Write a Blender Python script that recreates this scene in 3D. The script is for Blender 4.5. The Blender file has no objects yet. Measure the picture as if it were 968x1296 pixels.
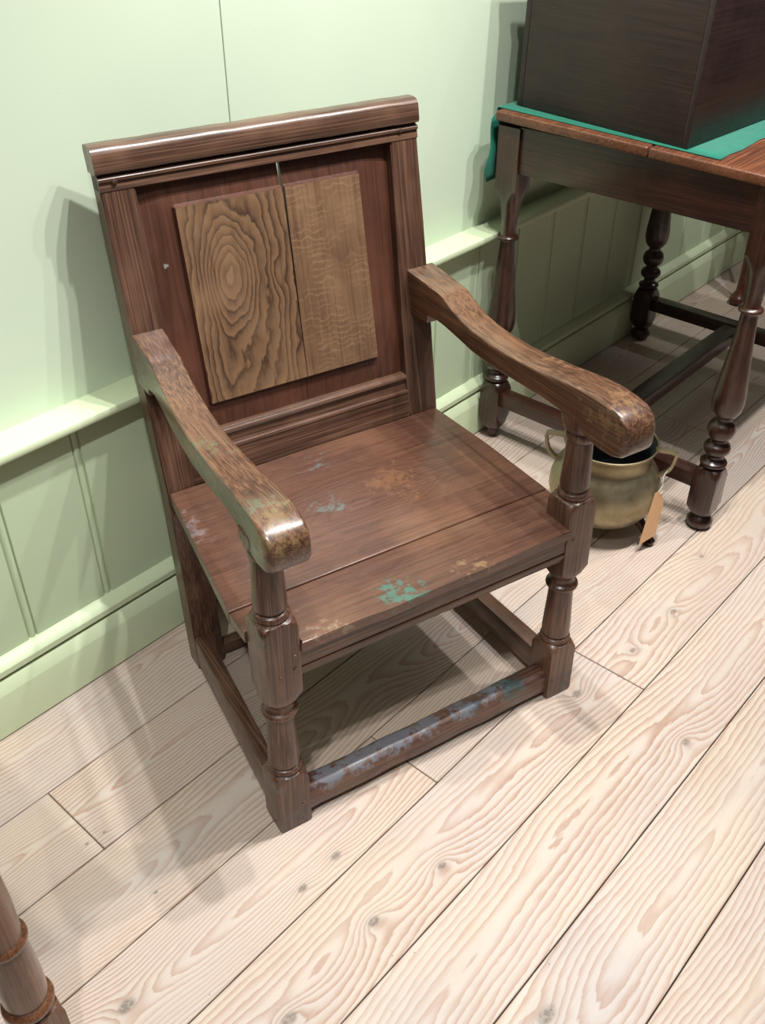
import bpy, bmesh, math, random
from mathutils import Vector, Matrix
random.seed(7)
S = bpy.context.scene
COL = S.collection
PI = math.pi

# ---------------------------------------------------------------- camera
cam_d = bpy.data.cameras.new('camera')
cam_d.sensor_fit = 'VERTICAL'
cam_d.sensor_height = 36.0
cam_d.lens = 1218.8 / 1296 * 36.0
cam_d.clip_start = 0.02
cam = bpy.data.objects.new('camera', cam_d)
COL.objects.link(cam)
YAW, PITCH, ROLL = 0.84412, 0.63630, 0.00213
cy_, sy_, cp_, sp_ = math.cos(YAW), math.sin(YAW), math.cos(PITCH), math.sin(PITCH)
fwd = Vector((sy_ * cp_, cy_ * cp_, -sp_))
rgt = Vector((cy_, -sy_, 0))
upv = rgt.cross(fwd)
cr, sr = math.cos(ROLL), math.sin(ROLL)
rgt, upv = cr * rgt + sr * upv, -sr * rgt + cr * upv
M = Matrix((rgt, upv, -fwd)).transposed().to_4x4()
M.translation = Vector((-0.32197, -1.35535, 1.44983))
cam.matrix_world = M
S.camera = cam

# ---------------------------------------------------------------- light and exposure
S.view_settings.view_transform = 'Standard'
S.view_settings.look = 'None'
S.view_settings.exposure = 0.02
S.view_settings.gamma = 1.0
S.view_settings.use_curve_mapping = False
W = bpy.data.worlds.new('room_air')
S.world = W
W.use_nodes = True
W.node_tree.nodes['Background'].inputs[0].default_value = (1.0, 0.98, 0.95, 1)
W.node_tree.nodes['Background'].inputs[1].default_value = 0.035

def spot(name, loc, target, power, size=100, blend=0.6, radius=0.03, col=(1, 0.995, 0.975)):
    d = bpy.data.lights.new(name, 'SPOT')
    d.energy = power; d.spot_size = math.radians(size); d.spot_blend = blend
    d.shadow_soft_size = radius; d.color = col
    o = bpy.data.objects.new(name, d); COL.objects.link(o)
    o.location = loc
    o.rotation_euler = (Vector(target) - Vector(loc)).to_track_quat('-Z', 'Y').to_euler()
    return o
spot('ceiling_or_fill_spot', (0.80, -0.72, 2.65), (0.7, -0.15, 0), 90, 100, 1.0, radius=0.02)
spot('ceiling_or_fill_spot', (0.98, -0.76, 2.65), (0.9, -0.15, 0), 90, 100, 1.0, radius=0.02)
spot('ceiling_or_fill_spot', (1.30, -1.02, 2.65), (1.2, -0.15, 0), 90, 100, 1.0, radius=0.02)
spot('ceiling_or_fill_spot', (1.64, -1.10, 2.65), (1.7, -0.35, 0), 84, 100, 1.0, radius=0.02)
spot('ceiling_or_fill_spot', (-0.60, -1.20, 2.65), (-0.38, -0.58, 0), 76, 64)
spot('ceiling_or_fill_spot', (-0.25, -1.20, 2.65), (-0.12, -0.50, 0), 78, 68)
spot('ceiling_or_fill_spot', (2.35, -1.10, 2.65), (2.85, -0.45, 0), 88, 84, radius=0.02)  # added fill lamp, brightens the floor around the far table leg
spot('ceiling_or_fill_spot', (4.0, -1.1, 2.65), (3.75, -0.25, 0), 110, 56)
ad = bpy.data.lights.new('ambient_fill_area', 'AREA'); ad.shape = 'RECTANGLE'; ad.size = 4.5; ad.size_y = 2.4; ad.energy = 17; ad.color = (1, 0.98, 0.95)  # added area lamp, stands in for bounced room light
ao = bpy.data.objects.new('ambient_fill_area', ad); COL.objects.link(ao); ao.location = (0.8, -1.6, 2.9)

# ---------------------------------------------------------------- helpers
def lin(r, g=None, b=None):
    if g is None: r, g, b = r
    f = lambda c: (c / 255 / 12.92) if c / 255 <= 0.04045 else ((c / 255 + 0.055) / 1.055) ** 2.4
    return (f(r), f(g), f(b), 1)

def obj(name, bm, mat, parent=None, smooth=30):
    me = bpy.data.meshes.new(name)
    bmesh.ops.recalc_face_normals(bm, faces=bm.faces)
    bm.to_mesh(me); bm.free()
    if mat: me.materials.append(mat)
    for p in me.polygons: p.use_smooth = True
    me.set_sharp_from_angle(angle=math.radians(smooth))
    o = bpy.data.objects.new(name, me); COL.objects.link(o)
    if parent: o.parent = parent
    return o

def empty(name, loc=(0, 0, 0), rz=0):
    o = bpy.data.objects.new(name, None); COL.objects.link(o)
    o.location = loc; o.rotation_euler = (0, 0, rz)
    o.empty_display_size = 0.1
    return o

def tag(o, label=None, cat=None, group=None, kind=None):
    if label: o['label'] = label
    if cat: o['category'] = cat
    if group: o['group'] = group
    if kind: o['kind'] = kind
    return o

def hexa(bm, pts, bevel=0.0, seg=2):
    """pts: 4 bottom corners (ccw) then 4 top corners."""
    v = [bm.verts.new(p) for p in pts]
    fs = [(3, 2, 1, 0), (4, 5, 6, 7), (0, 1, 5, 4), (1, 2, 6, 5), (2, 3, 7, 6), (3, 0, 4, 7)]
    faces = [bm.faces.new([v[i] for i in f]) for f in fs]
    if bevel > 0:
        es = list({e for f in faces for e in f.edges})
        bmesh.ops.bevel(bm, geom=es, offset=bevel, segments=seg, affect='EDGES', profile=0.6, clamp_overlap=True)
    return bm

def box(bm, x0, x1, y0, y1, z0, z1, bevel=0.0, seg=2):
    return hexa(bm, [(x0, y0, z0), (x1, y0, z0), (x1, y1, z0), (x0, y1, z0),
                     (x0, y0, z1), (x1, y0, z1), (x1, y1, z1), (x0, y1, z1)], bevel, seg)

def loft(bm, rings, cap=True, closed=True):
    vr = [[bm.verts.new(p) for p in r] for r in rings]
    n = len(vr[0])
    for a, b in zip(vr[:-1], vr[1:]):
        for i in range(n if closed else n - 1):
            j = (i + 1) % n
            bm.faces.new((a[i], a[j], b[j], b[i]))
    if cap:
        bm.faces.new(vr[0][::-1]); bm.faces.new(vr[-1])
    return vr

NA = 48
def turned(bm, cx, cy, prof, half, lean=(0, 0), hy=None):
    """prof: (z, R, square?) - a section is a circle of radius R, or the square block cut by that circle."""
    rings = []
    for z, R, sq in prof:
        r = []
        for k in range(NA):
            a = 2 * PI * k / NA
            rr = R
            if sq:
                rs = min(half / max(abs(math.cos(a)), 1e-6), (hy or half) / max(abs(math.sin(a)), 1e-6))
                rr = min(R, rs)
            r.append((cx + lean[0] * z + rr * math.cos(a), cy + lean[1] * z + rr * math.sin(a), z))
        rings.append(r)
    loft(bm, rings)

def beadp(z0, z1, r0, rb, n=6):
    """half-round ring between z0 and z1 from radius r0 to rb and back"""
    return [(z0 + (z1 - z0) * i / n, r0 + (rb - r0) * math.sin(PI * i / n) ** 0.6 if 0 < i < n else r0, False) for i in range(n + 1)]

def tube(bm, pts, r, n=8):
    rings = []
    for i, p in enumerate(pts):
        p = Vector(p)
        a = Vector(pts[max(i - 1, 0)]); b = Vector(pts[min(i + 1, len(pts) - 1)])
        t = (b - a).normalized()
        u = t.cross(Vector((0.13, 0.27, 0.95))).normalized(); w = t.cross(u)
        rad = r[i] if isinstance(r, (list, tuple)) else r
        rings.append([p + rad * (math.cos(2 * PI * k / n) * u + math.sin(2 * PI * k / n) * w) for k in range(n)])
    loft(bm, rings)

# ---------------------------------------------------------------- node helpers
class NT:
    def __init__(s, name):
        s.m = bpy.data.materials.new(name); s.m.use_nodes = True
        s.t = s.m.node_tree; s.b = s.t.nodes['Principled BSDF']
    def n(s, typ, **kw):
        nd = s.t.nodes.new(typ)
        for k, v in kw.items():
            if k.startswith('i_'):
                key = k[2:]; key = int(key) if key.isdigit() else key.replace('_', ' ')
                s.inp(nd.inputs[key], v)
            else: setattr(nd, k, v)
        return nd
    def inp(s, sock, v):
        if isinstance(v, bpy.types.NodeSocket): s.t.links.new(v, sock)
        else: sock.default_value = v
    def math(s, op, a, b=None, c=None, clamp=False):
        nd = s.t.nodes.new('ShaderNodeMath'); nd.operation = op; nd.use_clamp = clamp
        s.inp(nd.inputs[0], a)
        if b is not None: s.inp(nd.inputs[1], b)
        if c is not None: s.inp(nd.inputs[2], c)
        return nd.outputs[0]
    def vmath(s, op, a, b=None, out=0):
        nd = s.t.nodes.new('ShaderNodeVectorMath'); nd.operation = op
        s.inp(nd.inputs[0], a)
        if b is not None: s.inp(nd.inputs[1], b)
        return nd.outputs[out]
    def mix(s, f, a, b, mode='MIX'):
        nd = s.t.nodes.new('ShaderNodeMix'); nd.data_type = 'RGBA'; nd.blend_type = mode
        s.inp(nd.inputs[0], f); s.inp(nd.inputs[6], a); s.inp(nd.inputs[7], b)
        return nd.outputs[2]
    def ramp(s, f, stops, interp='LINEAR'):
        nd = s.t.nodes.new('ShaderNodeValToRGB'); nd.color_ramp.interpolation = interp
        e = nd.color_ramp.elements
        while len(e) < len(stops): e.new(0.5)
        for el, (p, c) in zip(e, stops):
            el.position = p; el.color = c if len(c) == 4 else (*c, 1)
        s.inp(nd.inputs[0], f)
        return nd.outputs[0]
    def noise(s, v, scale=5, detail=3, rough=0.5, dist=0, dim='3D', w=None):
        nd = s.t.nodes.new('ShaderNodeTexNoise'); nd.noise_dimensions = dim
        s.inp(nd.inputs['Vector'], v)
        nd.inputs['Scale'].default_value = scale; nd.inputs['Detail'].default_value = detail
        nd.inputs['Roughness'].default_value = rough; nd.inputs['Distortion'].default_value = dist
        if w is not None: s.inp(nd.inputs['W'], w)
        return nd.outputs['Fac']
    def coord(s): return s.n('ShaderNodeTexCoord').outputs['Object']
    def rnd(s): return s.n('ShaderNodeObjectInfo').outputs['Random']
    def mapping(s, v, sc, loc=(0, 0, 0)):
        nd = s.n('ShaderNodeMapping'); s.inp(nd.inputs['Vector'], v)
        nd.inputs['Scale'].default_value = sc; nd.inputs['Location'].default_value = loc
        return nd.outputs[0]
    def smooth(s, f, a, b):
        nd = s.n('ShaderNodeMapRange', interpolation_type='SMOOTHSTEP')
        s.inp(nd.inputs[0], f); s.inp(nd.inputs[1], a); s.inp(nd.inputs[2], b)
        return nd.outputs[0]
    def ball(s, v, p, r):
        """1 at p falling to 0 at distance r"""
        d = s.vmath('DISTANCE', v, p, out=1)
        nd = s.n('ShaderNodeMapRange', interpolation_type='SMOOTHSTEP')
        s.inp(nd.inputs[0], d); nd.inputs[1].default_value = 0; nd.inputs[2].default_value = r
        nd.inputs[3].default_value = 1; nd.inputs[4].default_value = 0
        return nd.outputs[0]
    def bump(s, h, strength=0.3, dist=0.002):
        nd = s.n('ShaderNodeBump'); nd.inputs['Strength'].default_value = strength
        nd.inputs['Distance'].default_value = dist
        s.inp(nd.inputs['Height'], h); s.t.links.new(nd.outputs[0], s.b.inputs['Normal'])

AX = {'x': (0.06, 1, 1), 'y': (1, 0.06, 1), 'z': (1, 1, 0.06)}
def oak(name, axis, dark, mid, light, rough=0.38, rings=70, figure=None, spots=(), worn=None, fleck=0.0, ringmix=0.45, coat=0.25, pores=0.5, rake=False):
    """old polished oak: growth-ring contours + pores along the grain axis.
    figure: list of (pos, amp, radius) eyes in the contour field; spots: (pos, radius, colour, threshold)"""
    k = NT(name); c = k.coord(); rn = k.rnd(); c0 = c
    if rake:      # parts of the leaning back: the grain leans with them
        sx = k.n('ShaderNodeSeparateXYZ'); k.inp(sx.inputs[0], c)
        c = k.n('ShaderNodeCombineXYZ', i_0=sx.outputs[0], i_1=k.math('MULTIPLY_ADD', sx.outputs[2], -0.196, sx.outputs[1]), i_2=sx.outputs[2]).outputs[0]
    off = k.vmath('MULTIPLY', k.n('ShaderNodeCombineXYZ', i_0=rn, i_1=rn, i_2=rn).outputs[0], (7.3, 3.1, 5.7))
    co = k.vmath('ADD', c, off) if figure is None else c
    sc = AX[axis]
    v = k.mapping(co, sc)
    f = k.noise(v, 7, 2, 0.5, 0.3)
    fine = k.noise(k.mapping(co, tuple(1.0 if s_ == 1 else 0.014 for s_ in sc)), 330, 2, 0.55)
    med = k.noise(k.mapping(co, tuple(1.0 if s_ == 1 else 0.05 for s_ in sc)), 90, 3, 0.65)
    field = k.math('MULTIPLY', f, rings * 0.25)
    if figure is not None:
        wob = k.noise(k.mapping(c, tuple(1.0 if s_ == 1 else 0.55 for s_ in sc)), 26, 3, 0.6)
        field = k.math('MULTIPLY_ADD', wob, 2.3, field)
        for p, amp, r in figure:
            cc = k.mapping(k.vmath('SUBTRACT', c0 if rake else c, p), tuple(1.0 if s_ == 1 else 0.5 for s_ in sc))
            field = k.math('MULTIPLY_ADD', k.ball(cc, (0, 0, 0), r), amp, field)
    saw = k.math('FRACT', field)
    ringv = k.ramp(saw, [(0, (0, 0, 0)), (0.55, (0.45,) * 3), (0.85, (1, 1, 1)), (1, (0, 0, 0))])
    base = k.mix(k.math('MULTIPLY', ringv, ringmix), mid, dark)
    big = k.noise(co, 5, 3, 0.6)
    base = k.mix(k.smooth(big, 0.42, 0.7), base, k.mix(0.55, base, light))
    base = k.mix(k.math('MULTIPLY', k.smooth(med, 0.5, 0.75), 0.5), base, dark)
    base = k.mix(k.math('MULTIPLY', k.smooth(fine, 0.48, 0.66), pores), base, light)
    base = k.mix(k.math('MULTIPLY', k.smooth(fine, 0.46, 0.34), pores), base, dark)
    if fleck:
        wv = k.n('ShaderNodeTexWave', wave_type='BANDS', bands_direction='Z', wave_profile='SIN')
        k.inp(wv.inputs['Vector'], c); wv.inputs['Scale'].default_value = 28; wv.inputs['Distortion'].default_value = 9
        wv.inputs['Detail'].default_value = 3; wv.inputs['Detail Scale'].default_value = 1.3
        fl = k.math('MULTIPLY', k.smooth(wv.outputs['Fac'], 0.72, 1.0), k.smooth(k.noise(c, 22, 2), 0.4, 0.62))
        base = k.mix(k.math('MULTIPLY', fl, fleck), base, light)
    sp = k.noise(c, 75, 5, 0.7)
    sp2 = k.noise(c, 16, 3, 0.6)
    for p, r, colr, th in spots:
        b_ = k.ball(c0, p, r)
        nn = k.math('ADD', k.math('MULTIPLY', sp, 0.6), k.math('MULTIPLY', sp2, 0.4))
        lo = k.math('MULTIPLY_ADD', b_, -0.20, 0.60 + (th - 1.0) * 0.5)
        msk = k.math('MULTIPLY', k.smooth(nn, lo, k.math('ADD', lo, 0.10)), k.smooth(b_, 0.0, 0.35))
        base = k.mix(k.math('MULTIPLY', msk, 0.7), base, colr)
    if worn:   # (colour, noise threshold, amount)
        wm = k.math('MULTIPLY', k.smooth(k.noise(co, 38, 5, 0.72), worn[1], worn[1] + 0.16), worn[2])
        base = k.mix(wm, base, worn[0])
    k.inp(k.b.inputs['Base Color'], base)
    rr = k.math('MULTIPLY_ADD', k.noise(co, 30, 3, 0.6), 0.3, rough - 0.13)
    k.inp(k.b.inputs['Roughness'], rr)
    k.b.inputs['Coat Weight'].default_value = coat; k.b.inputs['Coat Roughness'].default_value = 0.22
    k.bump(k.math('ADD', k.math('MULTIPLY', ringv, -0.35), k.math('ADD', k.math('MULTIPLY', fine, 0.5), k.math('MULTIPLY', sp2, 0.8))), 0.35, 0.0012)
    return k.m

D1, M1, L1 = lin(40, 25, 18), lin(86, 59, 46), lin(130, 97, 76)
oak_z = oak('oak_upright_grain', 'z', D1, M1, L1)
oak_back = oak('oak_leaning_post', 'z', D1, M1, L1, rake=True, pores=0.42)
oak_x = oak('oak_level_grain', 'x', D1, M1, L1)
oak_y = oak('oak_deep_grain', 'y', D1, M1, L1)
green = lin(60, 110, 96); blue = lin(120, 130, 140); grey = lin(128, 122, 112)

# ---------------------------------------------------------------- painted plaster / boards
def paint(name, col, col2, rough=0.55):
    k = NT(name); c = k.coord()
    n1 = k.noise(c, 3, 3); n2 = k.noise(c, 180, 2, 0.6); n3 = k.noise(k.mapping(c, (1, 1, 0.15)), 40, 3)
    base = k.mix(k.smooth(n1, 0.35, 0.7), col, col2)
    base = k.mix(k.math('MULTIPLY', k.smooth(k.noise(c, 55, 4, 0.75), 0.70, 0.76), 0.35), base, lin(120, 118, 88))
    k.inp(k.b.inputs['Base Color'], base); k.b.inputs['Roughness'].default_value = rough
    k.b.inputs['Specular IOR Level'].default_value = 0.35
    k.bump(k.math('ADD', k.math('MULTIPLY', n2, 0.4), n3), 0.12, 0.0012)
    return k.m
P_wall = paint('pale_green_wall_paint', lin(206, 220, 195), lin(203, 217, 193))
P_dado = paint('pale_green_dado_paint', lin(194, 210, 176), lin(190, 206, 174), 0.45)
P_trim = paint('pale_green_trim_paint', lin(204, 217, 180), lin(200, 213, 178), 0.4)
dark_gap = NT('dark_gap'); dark_gap.b.inputs['Base Color'].default_value = lin(28, 24, 18); dark_gap.b.inputs['Roughness'].default_value = 0.9
dark_gap = dark_gap.m

# ---------------------------------------------------------------- wall
WX0, WX1 = -1.2, 5.2
YW = 0.070
bm = bmesh.new(); box(bm, WX0, WX1, YW + 0.02, YW + 0.12, -0.02, 2.7)
wall = tag(obj('wall_back', bm, dark_gap), kind='structure')
xs = [WX0, -0.34, 0.862, 2.05, 3.2, 4.35, WX1]
for a, b in zip(xs[:-1], xs[1:]):
    bm = bmesh.new(); box(bm, a + 0.0009, b - 0.0009, YW, YW + 0.02, 0.560, 2.7, 0.0008, 1)
    obj('wall_board', bm, P_wall, wall)
# beaded dado boards, pitch 0.17
def dado_profile(w):
    """x offsets / y offsets of a board whose left edge carries a bead between two quirks"""
    p = [(0.0, 0.014), (0.0005, 0.008), (0.0025, 0.006)]
    for i in range(7):
        a = PI * i / 6
        p.append((0.0095 - 0.0065 * math.cos(a), 0.0052 - 0.0052 * math.sin(a)))
    p += [(0.0165, 0.006), (0.0175, 0.006), (0.0185, 0.0), (w - 0.001, 0.0), (w, 0.014)]
    return p
x = 0.398 - 0.171 * 9; YD = 0.032
while x < WX1:
    bm = bmesh.new()
    pr_ = dado_profile(0.171)
    loft(bm, [[(x + px, YD + py, z) for px, py in pr_] for z in (0.12, 0.575)], closed=True)
    obj('dado_board', bm, P_dado, wall)
    x += 0.171

def moulding(name, prof, mat, x0=WX0, x1=WX1, bev=0):
    bm = bmesh.new()
    n = 40
    loft(bm, [[(x0 + (x1 - x0) * i / n, y, z) for y, z in prof] for i in range(n + 1)])
    return obj(name, bm, mat)
sk = moulding('baseboard_back', [(0.06, 0.004), (0.0, 0.004), (0.0, 0.098), (0.001, 0.101), (0.011, 0.122), (0.0125, 0.1235), (0.024, 0.1235),
              (0.024, 0.132), (0.011, 0.132), (0.009, 0.134), (0.009, 0.146), (0.011, 0.149), (0.029, 0.161), (0.0325, 0.162), (0.06, 0.162)], P_trim)
tag(sk, kind='structure')
rail = moulding('trim_1', [(0.085, 0.560), (0.004, 0.560), (0.0005, 0.5615), (-0.001, 0.565), (-0.001, 0.572), (0.0005, 0.5755), (0.004, 0.577), (0.071, 0.5775), (0.085, 0.5775)], P_trim)
tag(rail, kind='structure')

# ---------------------------------------------------------------- floor
def pine(name, knots, seed, warm=0.0, ringf=95, centre=0.0):
    """scrubbed pine: cathedral growth rings, real knots at given board-local spots"""
    k = NT(name); c = k.coord()
    sep = k.n('ShaderNodeSeparateXYZ'); k.inp(sep.inputs[0], c); X, Y = sep.outputs[0], sep.outputs[1]
    lw = k.noise(k.mapping(c, (0.62, 1.1, 1), (seed * 3.7, seed, 0)), 1.9, 2, 0.5)
    lw2 = k.noise(k.mapping(c, (0.5, 0.5, 1), (seed * 1.3, seed * 9, 0)), 3.0, 1, 0.5)
    ac = k.math('ADD', Y, k.math('MULTIPLY_ADD', lw2, 0.14, -0.07 - centre))
    dep = k.math('MULTIPLY_ADD', lw, 0.26, -0.13)
    rad = k.math('SQRT', k.math('ADD', k.math('MULTIPLY', ac, ac), k.math('ADD', k.math('MULTIPLY', dep, dep), 0.00003)))
    wob = k.noise(k.mapping(c, (0.22, 1, 1), (seed, 0, 0)), 55, 3, 0.6)
    field = k.math('ADD', k.math('MULTIPLY', rad, ringf), k.math('MULTIPLY', wob, 1.15))
    kd = []
    for (kx, ky, r, amp) in knots:
        cc = k.mapping(k.vmath('SUBTRACT', c, (kx, ky, 0)), (0.62, 1, 0))
        d = k.vmath('LENGTH', cc, out=1)
        g = k.math('DIVIDE', amp, k.math('MULTIPLY_ADD', k.math('POWER', k.math('DIVIDE', d, r * 2.2), 2.0), 1.0, 1.0))
        field = k.math('ADD', field, g)
        kd.append((d, r))
    saw = k.math('FRACT', field)
    late = k.ramp(saw, [(0, (0, 0, 0)), (0.35, (0.12,) * 3), (0.80, (0.85,) * 3), (0.90, (1, 1, 1)), (1, (0, 0, 0))])
    pale = k.mix(k.smooth(k.noise(k.mapping(c, (0.35, 1, 1), (seed, 3, 0)), 6, 3), 0.35, 0.7), lin(202, 189, 179), lin(208, 193, 176))
    pale = k.mix(k.smooth(k.noise(k.mapping(c, (0.5, 1, 1), (3, seed, 0)), 4, 3), 0.5, 0.72), pale, lin(190, 182, 177))
    ringc = k.mix(k.noise(k.mapping(c, (0.3, 1, 1)), 9, 2), lin(156, 110, 92), lin(164, 120, 88))
    dens = k.math('MULTIPLY', late, k.math('MULTIPLY_ADD', k.noise(k.mapping(c, (0.2, 1, 1), (seed, seed, 0)), 8, 2), 0.9, 0.12))
    base = k.mix(dens, pale, ringc)
    fib = k.noise(k.mapping(c, (0.025, 1, 1)), 380, 2, 0.6)
    base = k.mix(k.math('MULTIPLY', k.smooth(fib, 0.5, 0.75), 0.28), base, lin(186, 156, 136))
    for d, r in kd:
        core = k.smooth(d, r * 1.0, r * 0.35)
        ko = k.mix(k.smooth(k.noise(c, 160, 3, 0.6), 0.4, 0.6), lin(96, 88, 84), lin(150, 134, 122))
        base = k.mix(k.math('MULTIPLY', core, 0.85), base, ko)
        halo = k.smooth(d, r * 2.6, r * 0.8)
        base = k.mix(k.math('MULTIPLY', halo, 0.16), base, lin(150, 140, 128))
    st = k.smooth(k.noise(k.mapping(c, (0.6, 1, 1), (seed * 2, 7, 0)), 3.2, 4, 0.6), 0.42, 0.68)
    base = k.mix(k.math('MULTIPLY', st, 0.30), base, lin(178, 156, 138))
    fleck = k.smooth(k.noise(c, 60, 3, 0.5), 0.735, 0.76)
    base = k.mix(k.math('MULTIPLY', fleck, 0.6), base, lin(90, 80, 72))
    k.inp(k.b.inputs['Base Color'], base)
    k.inp(k.b.inputs['Roughness'], k.math('MULTIPLY_ADD', k.noise(c, 20, 3), 0.25, 0.38))
    k.b.inputs['Specular IOR Level'].default_value = 0.4
    k.bump(k.math('ADD', k.math('MULTIPLY', late, -0.6), k.math('MULTIPLY', fib, 0.6)), 0.18, 0.0012)
    return k.m

bm = bmesh.new(); box(bm, WX0, WX1, -4.2, 0.06, -0.08, -0.022)
floor = tag(obj('floor', bm, dark_gap), kind='structure')
rows = [(0.060, -0.1695), (-0.1695, -0.343), (-0.343, -0.518), (-0.518, -0.682), (-0.682, -0.850), (-0.850, -1.018), (-1.018, -1.186)]
yy = -1.186
while yy > -4.0:
    rows.append((yy, yy - 0.169)); yy -= 0.169
# butt joints for each row
butts = {0: [2.35], 1: [0.099, 1.93], 2: [-0.62, 2.05], 3: [0.588, 3.0], 4: [1.047], 5: [2.1], 6: [-0.5, 1.65]}
# knots in world x, y, radius, strength
knots = {2: [(0.09, -0.4, 0.0035, 1.2)], 
         3: [(0.353, -0.595, 0.007, 2.0), (0.30, -0.62, 0.006, 2.0), (-0.02, -0.60, 0.012, 3.0)],
         4: [], 5: [], 6: []}
KN = [(160, 1273, .013, 3.2), (425, 1083, .009, 1.6), (383, 1124, .008, 1.6), (473, 1166, .010, 4.2), (559, 1095, .008, 3.2), (366, 1290, .012, 4.0),
      (692, 1285, .015, 2.0), (868, 939, .009, 3.0), (852, 774, .008, 2.4), (801, 823, .008, 2.4), (730, 878, .011, 3.5), (766, 618, .006, 1.2), (888, 704, .006, 1.6),
      (197, 1129, .0035, .6), (132, 1053, .003, .3), (110, 1068, .003, .3)]
def floor_at(px, py):
    d = rgt * ((px - 484) / 1218.8) + upv * (-(py - 648) / 1218.8) + fwd
    o = M.translation
    return o + d * (-o.z / d.z)
KNW = [(floor_at(a, b), r, s_) for a, b, r, s_ in KN]
for i, (y0, y1) in enumerate(rows):
    cuts = [WX0] + butts.get(i, [0.4 + 0.9 * ((i * 7) % 3)]) + [WX1]
    for j, (a, b) in enumerate(zip(cuts[:-1], cuts[1:])):
        cx, cyy = (a + b) / 2, (y0 + y1) / 2
        g = 0.0011
        bm = bmesh.new()
        box(bm, a + g - cx, b - g - cx, y1 + g - cyy, y0 - g - cyy, -0.021, 0, 0.0012, 1)
        kl = [(p.x - cx, p.y - cyy, r, s_) for p, r, s_ in KNW if a < p.x < b and y1 < p.y < y0]
        m_ = pine('scrubbed_pine_%d_%d' % (i, j), kl, i * 2.37 + j * 5.1 + 1, ringf=[110, 150, 125, 150, 100, 85, 95, 110][i % 8])
        o = obj('floorboard', bm, m_, floor)
        o.location = (cx, cyy, random.uniform(-0.0006, 0.0))

# ---------------------------------------------------------------- the armchair
chair = empty('armchair', (0.322, -0.5503, 0), -0.286)
tag(chair, 'dark oak open armchair with split wooden back panel, standing against the green wall', 'chair')
def BY(z): return (0.472 + 0.196 * (z - 0.43)) if z > 0.43 else 0.443 + 0.0675 * z

arm_spots = [((0.02, -0.02, 0.67), 0.09, lin(128, 106, 74), 1.0), ((0.0, 0.02, 0.66), 0.10, lin(78, 92, 76), 1.08), ((0.0, 0.2, 0.63), 0.16, lin(104, 104, 78), 1.12),
             ((0.62, -0.03, 0.68), 0.12, lin(134, 102, 70), 1.08), ((0.62, 0.12, 0.68), 0.12, lin(134, 100, 70), 1.18)]
oak_arm = oak('oak_worn_arm', 'y', D1, lin(92, 62, 46), lin(138, 102, 74), rough=0.30, spots=arm_spots, coat=0.45)
post_spots = [((0.0, 0.0, 0.46), 0.05, green, 1.08), ((0.03, 0, 0.02), 0.06, lin(70, 74, 72), 1.05), ((0.63, 0, 0.02), 0.06, lin(60, 70, 70), 1.02), ((0, 0, 0.12), 0.05, lin(90, 92, 96), 1.1)]
oak_post = oak('oak_turned_post', 'z', D1, lin(86, 53, 41), L1, spots=post_spots, coat=0.3)
seat_spots = [((0.32, 0.42, 0.43), 0.11, lin(96, 112, 112), 1.17), ((0.27, 0.30, 0.43), 0.11, lin(98, 112, 108), 1.19), ((0.10, 0.17, 0.43), 0.09, lin(78, 112, 106), 1.13),
              ((0.25, 0.02, 0.43), 0.075, lin(58, 118, 104), 1.0), ((0.52, 0.05, 0.43), 0.05, lin(92, 50, 24), 1.15), ((0.40, 0.30, 0.43), 0.13, lin(122, 86, 60), 1.06),
              ((0.03, 0.35, 0.43), 0.10, lin(128, 116, 118), 1.14), ((0.1, -0.01, 0.425), 0.12, lin(150, 130, 110), 1.15), ((0.40, -0.01, 0.425), 0.12, lin(140, 112, 80), 1.15)]
seat_fig = [((0.33, 0.27, 0.43), 5.0, 0.11)]
oak_seat = oak('oak_seat', 'x', lin(52, 30, 22), lin(94, 62, 49), lin(132, 94, 70), rough=0.33, figure=seat_fig, rings=60, spots=seat_spots, ringmix=0.4, coat=0.4, pores=0.22)
oak_str = oak('oak_foot_rail', 'x', D1, lin(92, 54, 44), L1, spots=[
    ((0.50, 0.02, 0.072), 0.07, lin(44, 96, 100), 0.95), ((0.42, 0.02, 0.072), 0.05, lin(44, 96, 100), 1.0)] +
    [((0.1 + 0.075 * i, 0.028, 0.085), 0.062, lin(128, 136, 148), 0.86) for i in range(6)])

# front posts
def post_prof(x0):
    z = 0
    P = [(0.0, 0.040, True), (0.004, 0.0425, True), (0.118, 0.0425, True), (0.128, 0.036, True), (0.134, 0.031, True)]
    P += [(0.136, 0.0265, False)] + beadp(0.137, 0.148, 0.0255, 0.0295) + [(0.149, 0.0225, False), (0.152, 0.0225, False), (0.153, 0.0262, False), (0.165, 0.0272, False)]
    P += [(0.19, 0.0262, False), (0.23, 0.0242, False), (0.268, 0.0228, False), (0.270, 0.0255, False)] + beadp(0.271, 0.283, 0.0255, 0.0305) + \
         [(0.285, 0.0235, False), (0.292, 0.0225, False), (0.300, 0.0238, False), (0.305, 0.028, True), (0.312, 0.034, True), (0.325, 0.0425, True)]
    P += [(0.462, 0.0425, True), (0.470, 0.0385, True), (0.4755, 0.0335, True), (0.477, 0.029, False)] + beadp(0.478, 0.490, 0.0265, 0.0285) + \
         [(0.4915, 0.0225, False), (0.496, 0.0222, False), (0.4975, 0.0255, False), (0.508, 0.0262, False), (0.54, 0.0248, False), (0.585, 0.0228, False),
          (0.592, 0.0226, False), (0.594, 0.0248, False), (0.602, 0.0262, False), (0.608, 0.0255, False), (0.611, 0.0245, False), (0.616, 0.030, True), (0.624, 0.034, True), (0.640, 0.036, True)]
    return P
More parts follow.
